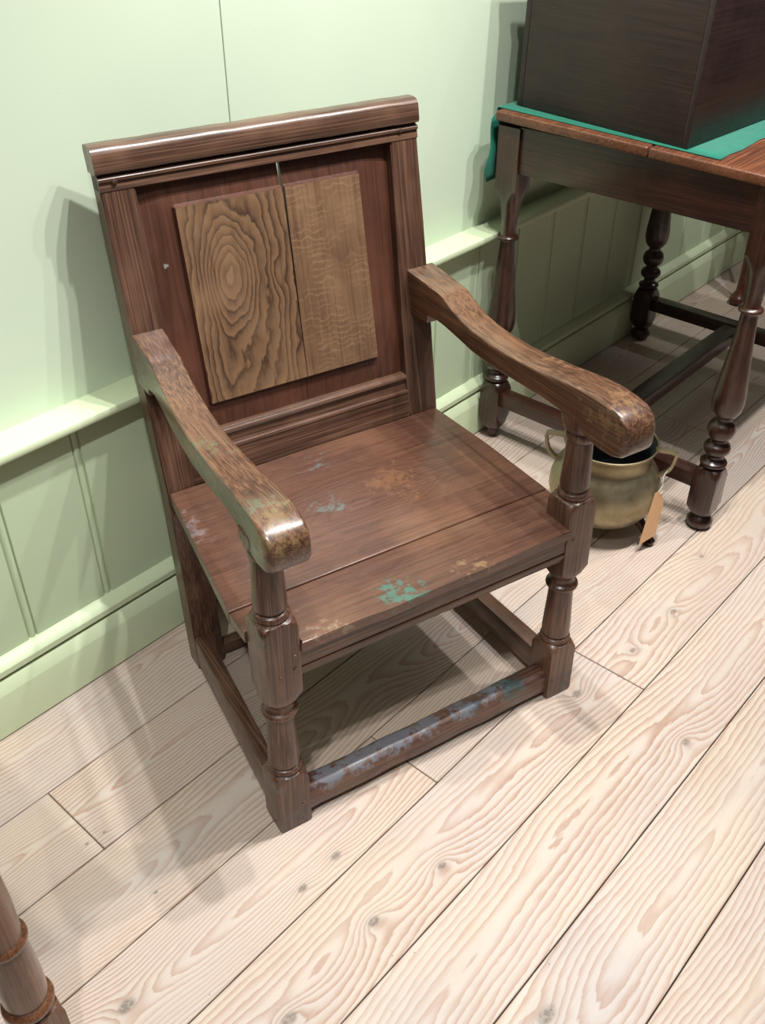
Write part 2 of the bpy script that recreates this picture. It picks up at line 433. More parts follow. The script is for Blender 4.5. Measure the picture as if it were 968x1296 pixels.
for cx, lean in ((0.0298, (0.0005, 0.005)), (0.6229, (-0.0119, 0.0059))):
    bm = bmesh.new(); turned(bm, cx, 0.0298, post_prof(cx), 0.0298, lean)
    obj('turned_post', bm, oak_post, chair, 40)

# back posts (raked above the seat)
for side in (0, 1):
    rings = []
    for z in (0.0, 0.01, 0.20, 0.42, 0.44, 0.60, 0.80, 0.975):
        y0 = BY(z); d = 0.045 if z < 0.5 else 0.045 - 0.012 * (z - 0.5) / 0.5
        if side == 0: xa, xb = 0.036, 0.094
        else:
            xa = 0.562 + (0.579 - 0.562) * max(0, (z - 0.43)) / 0.52 if z > 0.43 else 0.572
            xb = 0.631 + 0.006 * z
        rings.append([(xa, y0, z), (xb, y0, z), (xb, y0 + d, z), (xa, y0 + d, z)])
    bm = bmesh.new(); loft(bm, rings)
    es = [e for e in bm.edges if abs(e.verts[0].co.z - e.verts[1].co.z) > 0.005]
    bmesh.ops.bevel(bm, geom=es, offset=0.0025, segments=2, affect='EDGES')
    obj('back_stile', bm, oak_back, chair)

def back_loft(name, prof, xa, xb, mat, parent=chair, n=16, jit=0.0):
    """prof: (offset behind the back plane, z) swept in x; follows the raked back plane"""
    bm = bmesh.new()
    R_ = []
    for i in range(n + 1):
        xx = xa + (xb - xa) * i / n
        dz = jit * math.sin(i * 1.7) * math.sin(i * 0.6)
        R_.append([(xx, BY(max(z, 0.4301)) + o_, z + dz) for o_, z in prof])
    loft(bm, R_)
    return obj(name, bm, mat, parent, 35)
oak_crest = oak('oak_crest', 'x', D1, M1, L1, rough=0.36, coat=0.4)
crest = back_loft('crest_rail', [(0.028, 0.976), (-0.002, 0.976), (-0.009, 0.979), (-0.0115, 0.984), (-0.012, 1.008), (-0.010, 1.014), (-0.005, 1.0175), (0.004, 1.019), (0.021, 1.018), (0.026, 1.0155), (0.028, 1.010)],
                  0.0315, 0.6375, oak_crest, n=20, jit=0.0006)
back_loft('back_rail', [(0.030, 0.9765), (0.004, 0.9765), (0.004, 0.974), (-0.0035, 0.9725), (-0.0055, 0.970), (-0.0045, 0.9655), (-0.001, 0.964), (-0.0015, 0.951), (0.0, 0.9495), (0.030, 0.9495)], 0.036, 0.637, oak_x)
lower = back_loft('back_rail', [(0.032, 0.515), (0.010, 0.517), (0.004, 0.5165), (-0.0005, 0.514), (-0.0015, 0.510), (0.0005, 0.506), (0.004, 0.504), (0.0045, 0.490), (0.0035, 0.4855), (-0.002, 0.484), (-0.0025, 0.4805), (-0.0005, 0.478), (-0.0005, 0.4302), (0.032, 0.4302)], 0.092, 0.566, oak_crest)
back_loft('seat_rail', [(0.012, 0.428), (0.012, 0.36), (0.034, 0.36), (0.034, 0.428)], 0.092, 0.566, oak_x)

# fielded back panel, split top to bottom in two halves
pf = dict(dark=lin(92, 54, 32), mid=lin(146, 98, 58), light=lin(176, 128, 82))
FX0, FX1, FZ0, FZ1 = 0.1545, 0.508, 0.567, 0.906
margin_m = oak('oak_panel_margin', 'z', D1, lin(84, 50, 38), lin(108, 70, 52), rake=True, pores=0.18, spots=[((0.124, BY(0.815) + 0.016, 0.815), 0.011, lin(150, 158, 156), 0.97), ((0.17, BY(0.86) + 0.013, 0.87), 0.012, lin(190, 180, 170), 1.0)])
fig_l = oak('oak_panel_flame_figure', 'z', lin(58, 39, 28), lin(124, 94, 68), lin(148, 116, 88), rough=0.42, rings=34, ringmix=1.0, pores=0.06, rake=True,
            figure=[((0.232, 0.53, 0.79), 6.0, 0.07), ((0.245, 0.53, 0.80), 3.5, 0.16), ((0.318, 0.53, 0.775), -2.2, 0.03), ((0.20, 0.5, 0.60), 3.0, 0.12)], coat=0.15)
fig_r = oak('oak_panel_ray_figure', 'z', lin(74, 50, 36), lin(112, 84, 62), lin(150, 118, 88), rough=0.42, rings=20, ringmix=0.3, pores=0.2, rake=True, fleck=0.5,
            figure=[((0.44, 0.53, 0.70), 3.0, 0.10)], coat=0.15)
def split_x(z, side):
    t = (z - 0.514) / (0.953 - 0.514)
    return 0.3505 + 0.0055 * t + (0.0004 + 0.0022 * max(t, 0) ** 1.3) * (1 if side else -1)
def ph(x_, z_):
    dx = max(FX0 - x_, x_ - FX1); dz = max(FZ0 - z_, z_ - FZ1); d = max(dx, dz)
    if d <= 0: return 0.0045 + 0.002 * 0
    if d <= 0.0035: return 0.0045 + (0.0125 - 0.0045) * d / 0.0035
    return 0.0125 + min(0.0075, 0.10 * (d - 0.0035))
zs = sorted(set([0.505, 0.52, 0.54, 0.556, FZ0 - 0.0035, FZ0, FZ1, FZ1 + 0.0035, 0.93, 0.957] + [FZ0 + (FZ1 - FZ0) * i / 8 for i in range(9)]))
for side in (0, 1):
    if side == 0: u = [0.086, 0.10, 0.12, 0.135, FX0 - 0.0035, FX0, 0.2, 0.25, 0.3, None]
    else: u = [None, 0.4, 0.45, FX1, FX1 + 0.0035, 0.525, 0.545, 0.562, 0.586]
    for field_part in (False, True):
        bm = bmesh.new()
        G = []
        for z in zs:
            G.append([((split_x(z, side) if q is None else q), z) for q in u])
        vf = [[bm.verts.new((a, BY(z) + ph(a, z), z)) for a, z in r] for r in G]
        vb = [[bm.verts.new((a, BY(z) + 0.024, z)) for a, z in r] for r in G]
        def infield(i, j):
            za, zb = zs[i], zs[i + 1]
            xa, xb = G[i][j][0], G[i][j + 1][0]
            return za >= FZ0 - 1e-6 and zb <= FZ1 + 1e-6 and xa >= FX0 - 1e-6 and xb <= FX1 + 1e-6
        if not field_part:
            for i in range(len(zs) - 1):
                for j in range(len(u) - 1):
                    bm.faces.new((vb[i][j], vb[i + 1][j], vb[i + 1][j + 1], vb[i][j + 1]))
                    if not infield(i, j):
                        bm.faces.new((vf[i][j], vf[i][j + 1], vf[i + 1][j + 1], vf[i + 1][j]))
            n_, m_ = len(zs), len(u)
            for i in range(n_ - 1):
                for j in (0, m_ - 1):
                    bm.faces.new((vf[i][j], vf[i + 1][j], vb[i + 1][j], vb[i][j]))
            for j in range(m_ - 1):
                for i in (0, n_ - 1):
                    bm.faces.new((vf[i][j], vf[i][j + 1], vb[i][j + 1], vb[i][j]))
            pan = obj('back_panel', bm, margin_m, chair, 12)
            pan['label'] = ('left half of the split back panel with bold flame grain' if side == 0 else 'right half of the split back panel with pale ray flecks')
        else:
            for i in range(len(zs) - 1):
                for j in range(len(u) - 1):
                    if infield(i, j):
                        bm.faces.new((vf[i][j], vf[i][j + 1], vf[i + 1][j + 1], vf[i + 1][j]))
            bmesh.ops.delete(bm, geom=[v for v in bm.verts if not v.link_faces], context='VERTS')
            obj('panel_field', bm, fig_l if side == 0 else fig_r, pan, 12)

# seat boards
def slab(name, outline, z0, z1, mat, parent, bevel=0.004, seg=3, wav=0.0):
    bm = bmesh.new()
    vb = [bm.verts.new((a, b, z0)) for a, b in outline]; vt = [bm.verts.new((a, b, z1)) for a, b in outline]
    n = len(outline)
    bm.faces.new(vb[::-1]); ft = bm.faces.new(vt)
    for i in range(n): bm.faces.new((vb[i], vb[(i + 1) % n], vt[(i + 1) % n], vt[i]))
    if bevel: bmesh.ops.bevel(bm, geom=list(ft.edges), offset=bevel, segments=seg, affect='EDGES', profile=0.5)
    return obj(name, bm, mat, parent, 35)
front_edge = [(0.0605 + (0.592 - 0.0605) * i / 14, -0.0025 + 0.0012 * math.sin(i * 1.1) - (0.002 if 3 < i < 10 else 0)) for i in range(15)]
slab('seat_board', [(-0.004, 0.1205), (0.637, 0.1215), (0.6355, 0.3), (0.6295, 0.4715), (0.33, 0.4705), (0.0395, 0.4695), (0.015, 0.27)], 0.407, 0.430, oak_seat, chair, 0.003)
slab('seat_board', [(-0.0035, 0.119), (-0.0035, 0.0625), (0.0605, 0.0625)] + front_edge + [(0.592, 0.0615), (0.6375, 0.0615), (0.637, 0.120)], 0.411, 0.4295, oak_seat, chair, 0.0045)
# aprons under the seat
def beam(name, pts, mat, bevel=0.002):
    bm = bmesh.new(); hexa(bm, pts, bevel); return obj(name, bm, mat, chair)
bm = bmesh.new()
prof = [(0.004, 0.4105), (0.004, 0.378), (0.005, 0.3765), (0.0075, 0.3755), (0.0075, 0.3735), (0.004, 0.3725), (0.0032, 0.3685), (0.004, 0.3645), (0.0065, 0.363), (0.0065, 0.357), (0.034, 0.357), (0.034, 0.4105)]
loft(bm, [[(xx, a, b) for a, b in prof] for xx in (0.057, 0.2, 0.4, 0.597)])
obj('seat_rail', bm, oak_x, chair)
beam('seat_rail', [(0.022, 0.055, 0.368), (0.044, 0.055, 0.368), (0.070, 0.450, 0.368), (0.048, 0.450, 0.368), (0.022, 0.055, 0.4065), (0.044, 0.055, 0.4065), (0.070, 0.450, 0.4065), (0.048, 0.450, 0.4065)], oak_y)
beam('seat_rail', [(0.604, 0.055, 0.368), (0.626, 0.055, 0.368), (0.620, 0.450, 0.368), (0.598, 0.450, 0.368), (0.604, 0.055, 0.4065), (0.626, 0.055, 0.4065), (0.620, 0.450, 0.4065), (0.598, 0.450, 0.4065)], oak_y)
# stretchers
bm = bmesh.new()
sp = [(0.010, 0.016), (0.0085, 0.020), (0.0085, 0.050), (0.011, 0.058), (0.018, 0.064), (0.030, 0.067), (0.042, 0.065), (0.049, 0.060), (0.051, 0.05), (0.051, 0.018), (0.049, 0.016)]
loft(bm, [[(0.056 + 0.541 * i / 18, a + 0.0008 * math.sin(i * 1.3), b - (0.003 * math.sin(PI * i / 18) if b > 0.045 else 0) + 0.0006 * math.sin(i * 2.3)) for a, b in sp] for i in range(19)])
obj('stretcher', bm, oak_str, chair)['label'] = 'front foot rail, worn blue-grey with teal paint traces on top'
beam('stretcher', [(0.006, 0.056, 0.014), (0.036, 0.056, 0.014), (0.066, 0.446, 0.012), (0.036, 0.446, 0.012), (0.006, 0.056, 0.082), (0.036, 0.056, 0.082), (0.066, 0.446, 0.088), (0.036, 0.446, 0.088)], oak_y, 0.004)
beam('stretcher', [(0.606, 0.056, 0.02), (0.642, 0.056, 0.02), (0.632, 0.446, 0.02), (0.600, 0.446, 0.02), (0.606, 0.056, 0.078), (0.642, 0.056, 0.078), (0.632, 0.446, 0.074), (0.600, 0.446, 0.074)], oak_y, 0.004)
beam('stretcher', [(0.09, 0.452, 0.006), (0.575, 0.452, 0.006), (0.575, 0.476, 0.006), (0.09, 0.476, 0.006), (0.09, 0.452, 0.034), (0.575, 0.452, 0.034), (0.575, 0.476, 0.034), (0.09, 0.476, 0.034)], oak_x, 0.003)

# arms: rounded-rectangle sections lofted from the back post to the scrolled hand
def armrest(sec):
    """sec: (y, x_in_left, x_right, z_bottom, z_top, round) front to back"""
    bm = bmesh.new(); rings = []
    for y, xa, xb, zb, zt, rd, tilt in sec:
        cx, cz, hx, hz = (xa + xb) / 2, (zb + zt) / 2, (xb - xa) / 2, (zt - zb) / 2
        r = min(rd, hx * 0.95, hz * 0.95); ring = []
        for qx, qz, a0 in ((1, -1, -90), (1, 1, 0), (-1, 1, 90), (-1, -1, 180)):
            for k_ in range(5):
                a = math.radians(a0 + 90 * k_ / 4)
                lz = cz + qz * (hz - r) + r * math.sin(a)
                ring.append((cx + qx * (hx - r) + r * math.cos(a), y + tilt * (lz - cz), lz))
        rings.append(ring)
    loft(bm, rings)
    return obj('armrest', bm, oak_arm, chair, 35)
L_arm = [(-0.050, 0.0075, 0.060, 0.640, 0.652, .006, 0), (-0.048, 0.004, 0.0625, 0.628, 0.664, .008, 0), (-0.041, 0.001, 0.064, 0.619, 0.674, .007, 0), (-0.028, 0.000, 0.065, 0.614, 0.681, .006, 0), (-0.008, 0.000, 0.066, 0.612, 0.686, .005, 0),
         (0.012, 0.001, 0.066, 0.614, 0.688, .005, 0), (0.035, 0.002, 0.066, 0.625, 0.688, .005, 0), (0.06, 0.004, 0.067, 0.632, 0.686, .005, 0), (0.11, 0.008, 0.068, 0.632, 0.680, .005, 0), (0.16, 0.011, 0.069, 0.627, 0.675, .004, 0), (0.21, 0.014, 0.071, 0.623, 0.672, .004, 0),
         (0.26, 0.017, 0.073, 0.622, 0.672, .004, 0), (0.31, 0.021, 0.076, 0.624, 0.676, .004, 0), (0.36, 0.025, 0.079, 0.631, 0.684, .003, 0), (0.395, 0.028, 0.081, 0.640, 0.694, .003, 0), (0.42, 0.030, 0.083, 0.646, 0.704, .003, 0), (0.432, 0.031, 0.084, 0.648, 0.7095, .003, 0), (0.44, 0.0315, 0.0845, 0.650, 0.7115, .0025, 0),
         (0.452, 0.032, 0.085, 0.650, 0.713, .0025, 0), (0.475, 0.033, 0.087, 0.644, 0.716, .0025, 0), (0.478, 0.033, 0.087, 0.632, 0.716, .0025, 0), (0.500, 0.034, 0.089, 0.630, 0.719, .0025, 0), (0.533, 0.035, 0.091, 0.630, 0.7225, .0025, 0)]
armrest(L_arm)
R_arm = [(-0.094, 0.594, 0.643, 0.643, 0.658, .006, 0), (-0.091, 0.590, 0.647, 0.632, 0.676, .009, 0), (-0.083, 0.587, 0.650, 0.624, 0.688, .008, 0), (-0.066, 0.586, 0.652, 0.619, 0.6965, .006, 0), (-0.040, 0.586, 0.652, 0.617, 0.701, .006, 0),
         (-0.01, 0.586, 0.652, 0.622, 0.702, .005, 0), (0.02, 0.586, 0.652, 0.632, 0.700, .005, 0), (0.06, 0.586, 0.651, 0.640, 0.695, .005, 0), (0.11, 0.586, 0.650, 0.642, 0.688, .005, 0), (0.16, 0.586, 0.649, 0.640, 0.682, .005, 0), (0.21, 0.587, 0.648, 0.638, 0.678, .004, 0),
         (0.26, 0.588, 0.648, 0.637, 0.677, .004, 0), (0.31, 0.588, 0.648, 0.640, 0.680, .004, 0), (0.35, 0.589, 0.648, 0.646, 0.687, .004, 0), (0.38, 0.589, 0.649, 0.651, 0.697, .003, 0), (0.40, 0.589, 0.649, 0.654, 0.706, .003, 0), (0.415, 0.589, 0.650, 0.655, 0.7105, .003, 0),
         (0.43, 0.590, 0.650, 0.655, 0.712, .0025, 0), (0.455, 0.590, 0.651, 0.652, 0.713, .0025, 0), (0.458, 0.590, 0.651, 0.636, 0.714, .0025, 0), (0.50, 0.590, 0.652, 0.632, 0.717, .0025, 0), (0.533, 0.590, 0.653, 0.632, 0.720, .0025, 0)]
armrest(R_arm)
# pegs
def peg(x, y, z, axis='y', r=0.0045):
    bm = bmesh.new()
    bmesh.ops.create_uvsphere(bm, u_segments=10, v_segments=6, radius=r)
    for v in bm.verts:
        if axis == 'y': v.co.y *= 0.5
        else: v.co.x *= 0.5
        v.co += Vector((x, y, z))
    obj('peg', bm, oak_z, chair)
for x_, z_ in ((0.062, 0.964), (0.599, 0.968)): peg(x_, BY(z_) - 0.0045, z_)
peg(0.050, 0.0015, 0.405); peg(0.050, 0.0015, 0.378); peg(0.024, 0.0015, 0.372, r=0.003); peg(0.046, 0.0005, 0.055); peg(0.604, 0.0005, 0.050)
peg(0.0375, 0.5, 0.52, 'x'); peg(0.0365, 0.53, 0.655, 'x'); peg(0.605, 0.0015, 0.40)

# ---------------------------------------------------------------- turned-leg table with box
walnut = [lin(24, 12, 10), lin(50, 26, 20), lin(78, 44, 31)]
tb_z = oak('dark_walnut_upright', 'z', *walnut, rough=0.30, coat=0.5)
tb_x = oak('dark_walnut_long', 'x', *walnut, rough=0.36)
tb_y = oak('dark_walnut_deep', 'y', *walnut, rough=0.36)
tb_top = oak('walnut_table_top', 'x', lin(50, 26, 18), lin(100, 58, 38), lin(140, 88, 60), rough=0.36)
TX0, TX1, TY0, TY1 = 1.6, 2.49, -0.70, -0.004
table = empty('side_table', ((TX0 + TX1) / 2, (TY0 + TY1) / 2, 0))
tag(table, 'dark wooden table on turned legs with cracked top edge, carrying the box', 'table')
ti = Matrix.Translation(-table.location)
def tobj(name, bm, mat, parent=table, smooth=30):
    bmesh.ops.transform(bm, matrix=ti, verts=bm.verts)
    return obj(name, bm, mat, parent, smooth)
def leg_prof():
    P = [(0.0, 0.020, False), (0.004, 0.027, False), (0.014, 0.032, False), (0.024, 0.031, False), (0.032, 0.024, False), (0.036, 0.020, False), (0.040, 0.024, True), (0.052, 0.034, True), (0.066, 0.043, True),
         (0.150, 0.043, True), (0.166, 0.036, True), (0.176, 0.029, True), (0.178, 0.024, False)]
    P += beadp(0.180, 0.196, 0.023, 0.032) + [(0.200, 0.019, False), (0.206, 0.0175, False)] + beadp(0.212, 0.244, 0.020, 0.0315, 8) + [(0.249, 0.018, False)] + beadp(0.253, 0.302, 0.019, 0.0325, 10)
    P += [(0.306, 0.018, False), (0.312, 0.0185, False), (0.318, 0.026, False), (0.330, 0.033, False), (0.348, 0.0365, False), (0.375, 0.0355, False), (0.42, 0.031, False), (0.47, 0.0258, False), (0.52, 0.0215, False), (0.565, 0.0185, False)]
    P += [(0.568, 0.0185, False)] + beadp(0.570, 0.584, 0.019, 0.027) + [(0.587, 0.018, False), (0.61, 0.019, False), (0.64, 0.0225, False), (0.662, 0.026, False), (0.672, 0.028, True), (0.69, 0.036, True), (0.70, 0.043, True), (0.845, 0.043, True)]
    return P
for cx, cy in ((1.630, -0.672), (1.630, -0.036), (2.461, -0.036), (2.461, -0.672)):
    prof_ = leg_prof()
    if cx < 2 and cy > -0.1:      # worn foot of the leg by the wall
        prof_ = [(0.0, 0.011, False), (0.012, 0.014, False), (0.026, 0.0145, False), (0.030, 0.022, True), (0.045, 0.034, True)] + prof_[8:]
    bm = bmesh.new(); turned(bm, cx, cy, prof_, 0.030); tobj('leg', bm, tb_z, smooth=40)
def tbox(name, x0, x1, y0, y1, z0, z1, mat, bev=0.003):
    bm = bmesh.new(); box(bm, x0, x1, y0, y1, z0, z1, bev); return tobj(name, bm, mat)
tbox('apron', 1.606, 1.628, -0.645, -0.062, 0.742, 0.848, tb_y)
tbox('apron', 2.462, 2.485, -0.645, -0.062, 0.742, 0.848, tb_y)
tbox('apron', 1.658, 2.434, -0.695, -0.672, 0.742, 0.848, tb_x)
tbox('apron', 1.658, 2.434, -0.036, -0.014, 0.742, 0.848, tb_x)
tbox('stretcher', 1.610, 1.650, -0.646, -0.062, 0.110, 0.150, tb_y, 0.004)
tbox('stretcher', 2.441, 2.481, -0.646, -0.062, 0.110, 0.150, tb_y, 0.004)
tbox('stretcher', 1.648, 2.443, -0.372, -0.318, 0.106, 0.146, tb_x, 0.004)
# top: two planks with a crack at the joint
def plank(ya, yb, za, zb):
    bm = bmesh.new(); x0, x1 = 1.588, 2.505
    hexa(bm, [(x0, ya, za - 0.022), (x1, ya, za - 0.022), (x1, yb, zb - 0.022), (x0, yb, zb - 0.022), (x0, ya, za), (x1, ya, za), (x1, yb, zb), (x0, yb, zb)], 0.006, 3)
    tobj('table_plank', bm, tb_top)
plank(-0.722, -0.3965, 0.8630, 0.8698); plank(-0.394, -0.002, 0.8703, 0.8783)

# baize cloth under the box, hanging down behind the table
def baize():
    k = NT('green_baize'); c = k.coord()
    base = k.mix(k.noise(c, 60, 4, 0.7), lin(10, 92, 74), lin(20, 118, 96))
    k.inp(k.b.inputs['Base Color'], base); k.b.inputs['Roughness'].default_value = 0.95
    k.b.inputs['Sheen Weight'].default_value = 0.3
    k.bump(k.noise(c, 900, 2, 0.7), 0.3, 0.0008)
    return k.m
bm = bmesh.new()
path = []
for i in range(15):
    t = i / 14; yc = -0.545 + 0.55 * t; path.append((yc, 0.8790 + 0.0205 * (yc + 0.002)))
path += [(0.008, 0.8785), (0.0105, 0.874), (0.0115, 0.865)] + [(0.012 + 0.003 * math.sin(i), 0.855 - 0.016 * i) for i in range(10)]
nx = 18; top = []; botm = []
for y, z in path:
    r1, r2 = [], []
    for i in range(nx + 1):
        u_ = i / nx
        xb = 1.597 if z < 0.86 else 1.612; xx = xb + (2.46 - xb) * u_
        hang = max(0, 0.87 - z)
        wy = 0.003 * math.sin(u_ * 30 + z * 8) * min(1, hang * 12)
        dx = (0.010 * math.sin(z * 40) * min(1, hang * 8) - 0.006 * min(1, hang * 8)) if i == 0 else 0
        if y < -0.54: wy += 0.003 * math.sin(u_ * 37)
        r1.append(bm.verts.new((xx + dx, y + wy, z + 0.0008))); 
    top.append(r1)
for a, b in zip(top[:-1], top[1:]):
    for i in range(nx): bm.faces.new((a[i], a[i + 1], b[i + 1], b[i]))
cl = obj('table_cloth', bm, baize())
sm = cl.modifiers.new('thick', 'SOLIDIFY'); sm.thickness = 0.0016; sm.offset = 0
tag(cl, 'green baize cloth laid under the dark box and hanging behind the table', 'cloth')

# the box
chest = empty('wooden_box', (1.622, -0.466, 0.8719), math.radians(-3.5))
chest.rotation_euler.x = 0.0215
tag(chest, 'large dark stained wooden box standing on green baize on the table', 'box')
bx = oak('dark_box_wood', 'y', lin(26, 15, 13), lin(42, 26, 21), lin(56, 36, 30), rough=0.5, coat=0.05,
         worn=(lin(96, 76, 64), 0.66, 0.35))
bx2 = oak('dark_box_front_wood', 'x', lin(24, 14, 13), lin(38, 23, 21), lin(52, 34, 30), rough=0.45, coat=0.1)
bm = bmesh.new(); box(bm, 0.0, 0.016, 0.014, 0.435, 0.0, 0.315, 0.0015); obj('box_board', bm, bx, chest)
bm = bmesh.new(); box(bm, 0.484, 0.50, 0.014, 0.435, 0.0, 0.315, 0.0015); obj('box_board', bm, bx, chest)
bm = bmesh.new(); box(bm, -0.001, 0.501, 0.0, 0.0135, 0.0, 0.315, 0.0015); obj('box_board', bm, bx2, chest)
bm = bmesh.new(); box(bm, 0.0, 0.50, 0.4355, 0.449, 0.0, 0.315, 0.0015); obj('box_board', bm, bx2, chest)
bm = bmesh.new(); box(bm, -0.006, 0.506, -0.008, 0.452, 0.316, 0.334, 0.003); obj('lid', bm, bx2, chest)
bm = bmesh.new(); box(bm, 0.017, 0.483, 0.0145, 0.4345, 0.001, 0.012); obj('box_board', bm, bx2, chest)

# ---------------------------------------------------------------- brass pot
def metal(name, col, rough, metallic=1.0, col2=None):
    k = NT(name); c = k.coord()
    n_ = k.noise(c, 14, 4, 0.65)
    k.inp(k.b.inputs['Base Color'], k.mix(k.smooth(n_, 0.35, 0.7), col, col2 or col))
    k.b.inputs['Metallic'].default_value = metallic
    k.inp(k.b.inputs['Roughness'], k.math('MULTIPLY_ADD', k.noise(c, 60, 3), 0.2, rough - 0.1))
    k.bump(k.noise(c, 40, 3), 0.15, 0.002)
    return k.m
brass = metal('aged_brass', lin(160, 150, 122), 0.42, 0.85, lin(132, 120, 92))
bronze_foot = metal('dark_bronze', lin(70, 56, 46), 0.45, 0.8, lin(50, 38, 32))
pot_inside = NT('dark_interior'); pot_inside.b.inputs['Base Color'].default_value = lin(26, 28, 27); pot_inside.b.inputs['Roughness'].default_value = 0.55; pot_inside = pot_inside.m  # plain near-black lining for the inside of the pot
pot = empty('brass_cauldron', (1.472, -0.480, 0))
tag(pot, 'round brass cauldron with angular handles on the floor behind the armchair', 'pot')
def lathe(prof, n=56):
    bm = bmesh.new(); rings = []
    for r, z in prof: rings.append([(r * math.cos(2 * PI * i / n), r * math.sin(2 * PI * i / n), z) for i in range(n)])
    vr = loft(bm, rings, cap=False); bm.faces.new(vr[0][::-1]); return bm
body = [(0.012, 0.028), (0.05, 0.031), (0.085, 0.042), (0.110, 0.062), (0.126, 0.088), (0.1325, 0.112), (0.131, 0.138), (0.1235, 0.162), (0.111, 0.182), (0.1035, 0.193), (0.100, 0.203), (0.1005, 0.217), (0.104, 0.229), (0.1095, 0.238), (0.1115, 0.2415), (0.1115, 0.2445), (0.109, 0.2455), (0.1065, 0.2435)]
obj('body', lathe(body), brass, pot, 50)
inner = [(0.0064, 0.034), (0.05, 0.036), (0.08, 0.046), (0.105, 0.066), (0.121, 0.09), (0.127, 0.112), (0.1255, 0.138), (0.118, 0.16), (0.106, 0.18), (0.0985, 0.192), (0.096, 0.204), (0.0965, 0.217), (0.1, 0.229), (0.1058, 0.239), (0.1068, 0.2434)]
bm = bmesh.new(); rings = [[(r * math.cos(2 * PI * i / 56), r * math.sin(2 * PI * i / 56), z) for i in range(56)] for r, z in inner]
vr = loft(bm, rings, cap=False); bm.faces.new(vr[0])
obj('interior', bm, pot_inside, pot, 60)
for adeg in (-66, 114):
    a = math.radians(adeg); u = Vector((math.cos(a), math.sin(a), 0)); s_ = Vector((-math.sin(a), math.cos(a), 0))
    bm = bmesh.new()
    prof3 = [(0.104, 0.236), (0.115, 0.2365), (0.145, 0.2365), (0.1505, 0.234), (0.1515, 0.228), (0.148, 0.205), (0.1435, 0.190), (0.139, 0.184), (0.128, 0.172), (0.118, 0.165)]
    rings = []
    for i, (r, z) in enumerate(prof3):
        p0 = prof3[max(i - 1, 0)]; p1 = prof3[min(i + 1, len(prof3) - 1)]
        t = Vector((p1[0] - p0[0], p1[1] - p0[1])).normalized(); nrm = Vector((-t.y, t.x))
        ring = []
        for sx, sn in ((-1, -1), (1, -1), (1, 1), (-1, 1)):
            q = Vector((r, z)) + nrm * sn * 0.0035
            ring.append(u * q.x + s_ * sx * 0.0075 + Vector((0, 0, q.y)))
        rings.append(ring)
    loft(bm, rings); obj('handle', bm, brass, pot, 40)
for adeg in (-88, 32, 152):
    a = math.radians(adeg)
    bm = bmesh.new()
    pts = [(0.095 * math.cos(a), 0.095 * math.sin(a), 0.062), (0.115 * math.cos(a), 0.115 * math.sin(a), 0.045), (0.129 * math.cos(a), 0.129 * math.sin(a), 0.025), (0.134 * math.cos(a), 0.134 * math.sin(a), 0.018), (0.138 * math.cos(a), 0.138 * math.sin(a), 0.010), (0.138 * math.cos(a), 0.138 * math.sin(a), 0.0005)]
    tube(bm, pts, [0.016, 0.011, 0.0085, 0.012, 0.0155, 0.011], 10)
    obj('foot', bm, bronze_foot, pot, 50)
# paper tag on a string
card = NT('manila_card'); cc_ = card.coord()
card.inp(card.b.inputs['Base Color'], card.mix(card.noise(cc_, 80, 3), lin(196, 152, 112), lin(206, 164, 124))); card.b.inputs['Roughness'].default_value = 0.75; card = card.m
string = NT('white_string'); string.b.inputs['Base Color'].default_value = lin(225, 220, 210); string.b.inputs['Roughness'].default_value = 0.8; string = string.m
a = math.radians(-66); hx, hy = 1.472 + 0.143 * math.cos(a), -0.480 + 0.143 * math.sin(a)
lab = empty('paper_tag', (hx, hy, 0.20))
tag(lab, 'brown manila paper tag tied by white string to the cauldron handle', 'tag')
TAGP = [(1.473, -0.611, 0.15), (1.488, -0.618, 0.15), (1.486, -0.631, 0.13), (1.470, -0.634, 0.04), (1.430, -0.615, 0.022)]
corners = [Vector(p) - lab.location for p in TAGP]
nrm = (corners[1] - corners[0]).cross(corners[3] - corners[0]).normalized() * 0.0005
bm = bmesh.new()
vb = [bm.verts.new(p - nrm) for p in corners]; vt = [bm.verts.new(p + nrm) for p in corners]
bm.faces.new(vb[::-1]); bm.faces.new(vt)
for i in range(5): bm.faces.new((vb[i], vb[(i + 1) % 5], vt[(i + 1) % 5], vt[i]))
obj('card', bm, card, lab)
bm = bmesh.new()
kpt = (corners[0] + corners[1]) / 2
hp = Vector((0, 0, 0.0))
pts = []
for i in range(13):
    t = i / 12; p = kpt.lerp(hp, t)
    pts.append(p + Vector((0.004 * math.sin(t * 9), -0.003 * math.sin(t * 7), 0.002 * math.sin(t * 15))))
tube(bm, pts, 0.0008, 5)
pts = [corners[2].lerp(kpt, 0.8) + Vector((0.001, -0.002, 0))]
for i in range(16):
    t = i / 15; pts.append(kpt.lerp(corners[3], t * 0.75) + Vector((0.012 + 0.003 * math.sin(t * 14), -0.006, 0.002 * math.sin(t * 20))))
tube(bm, pts, 0.0008, 5)
obj('string', bm, string, lab)

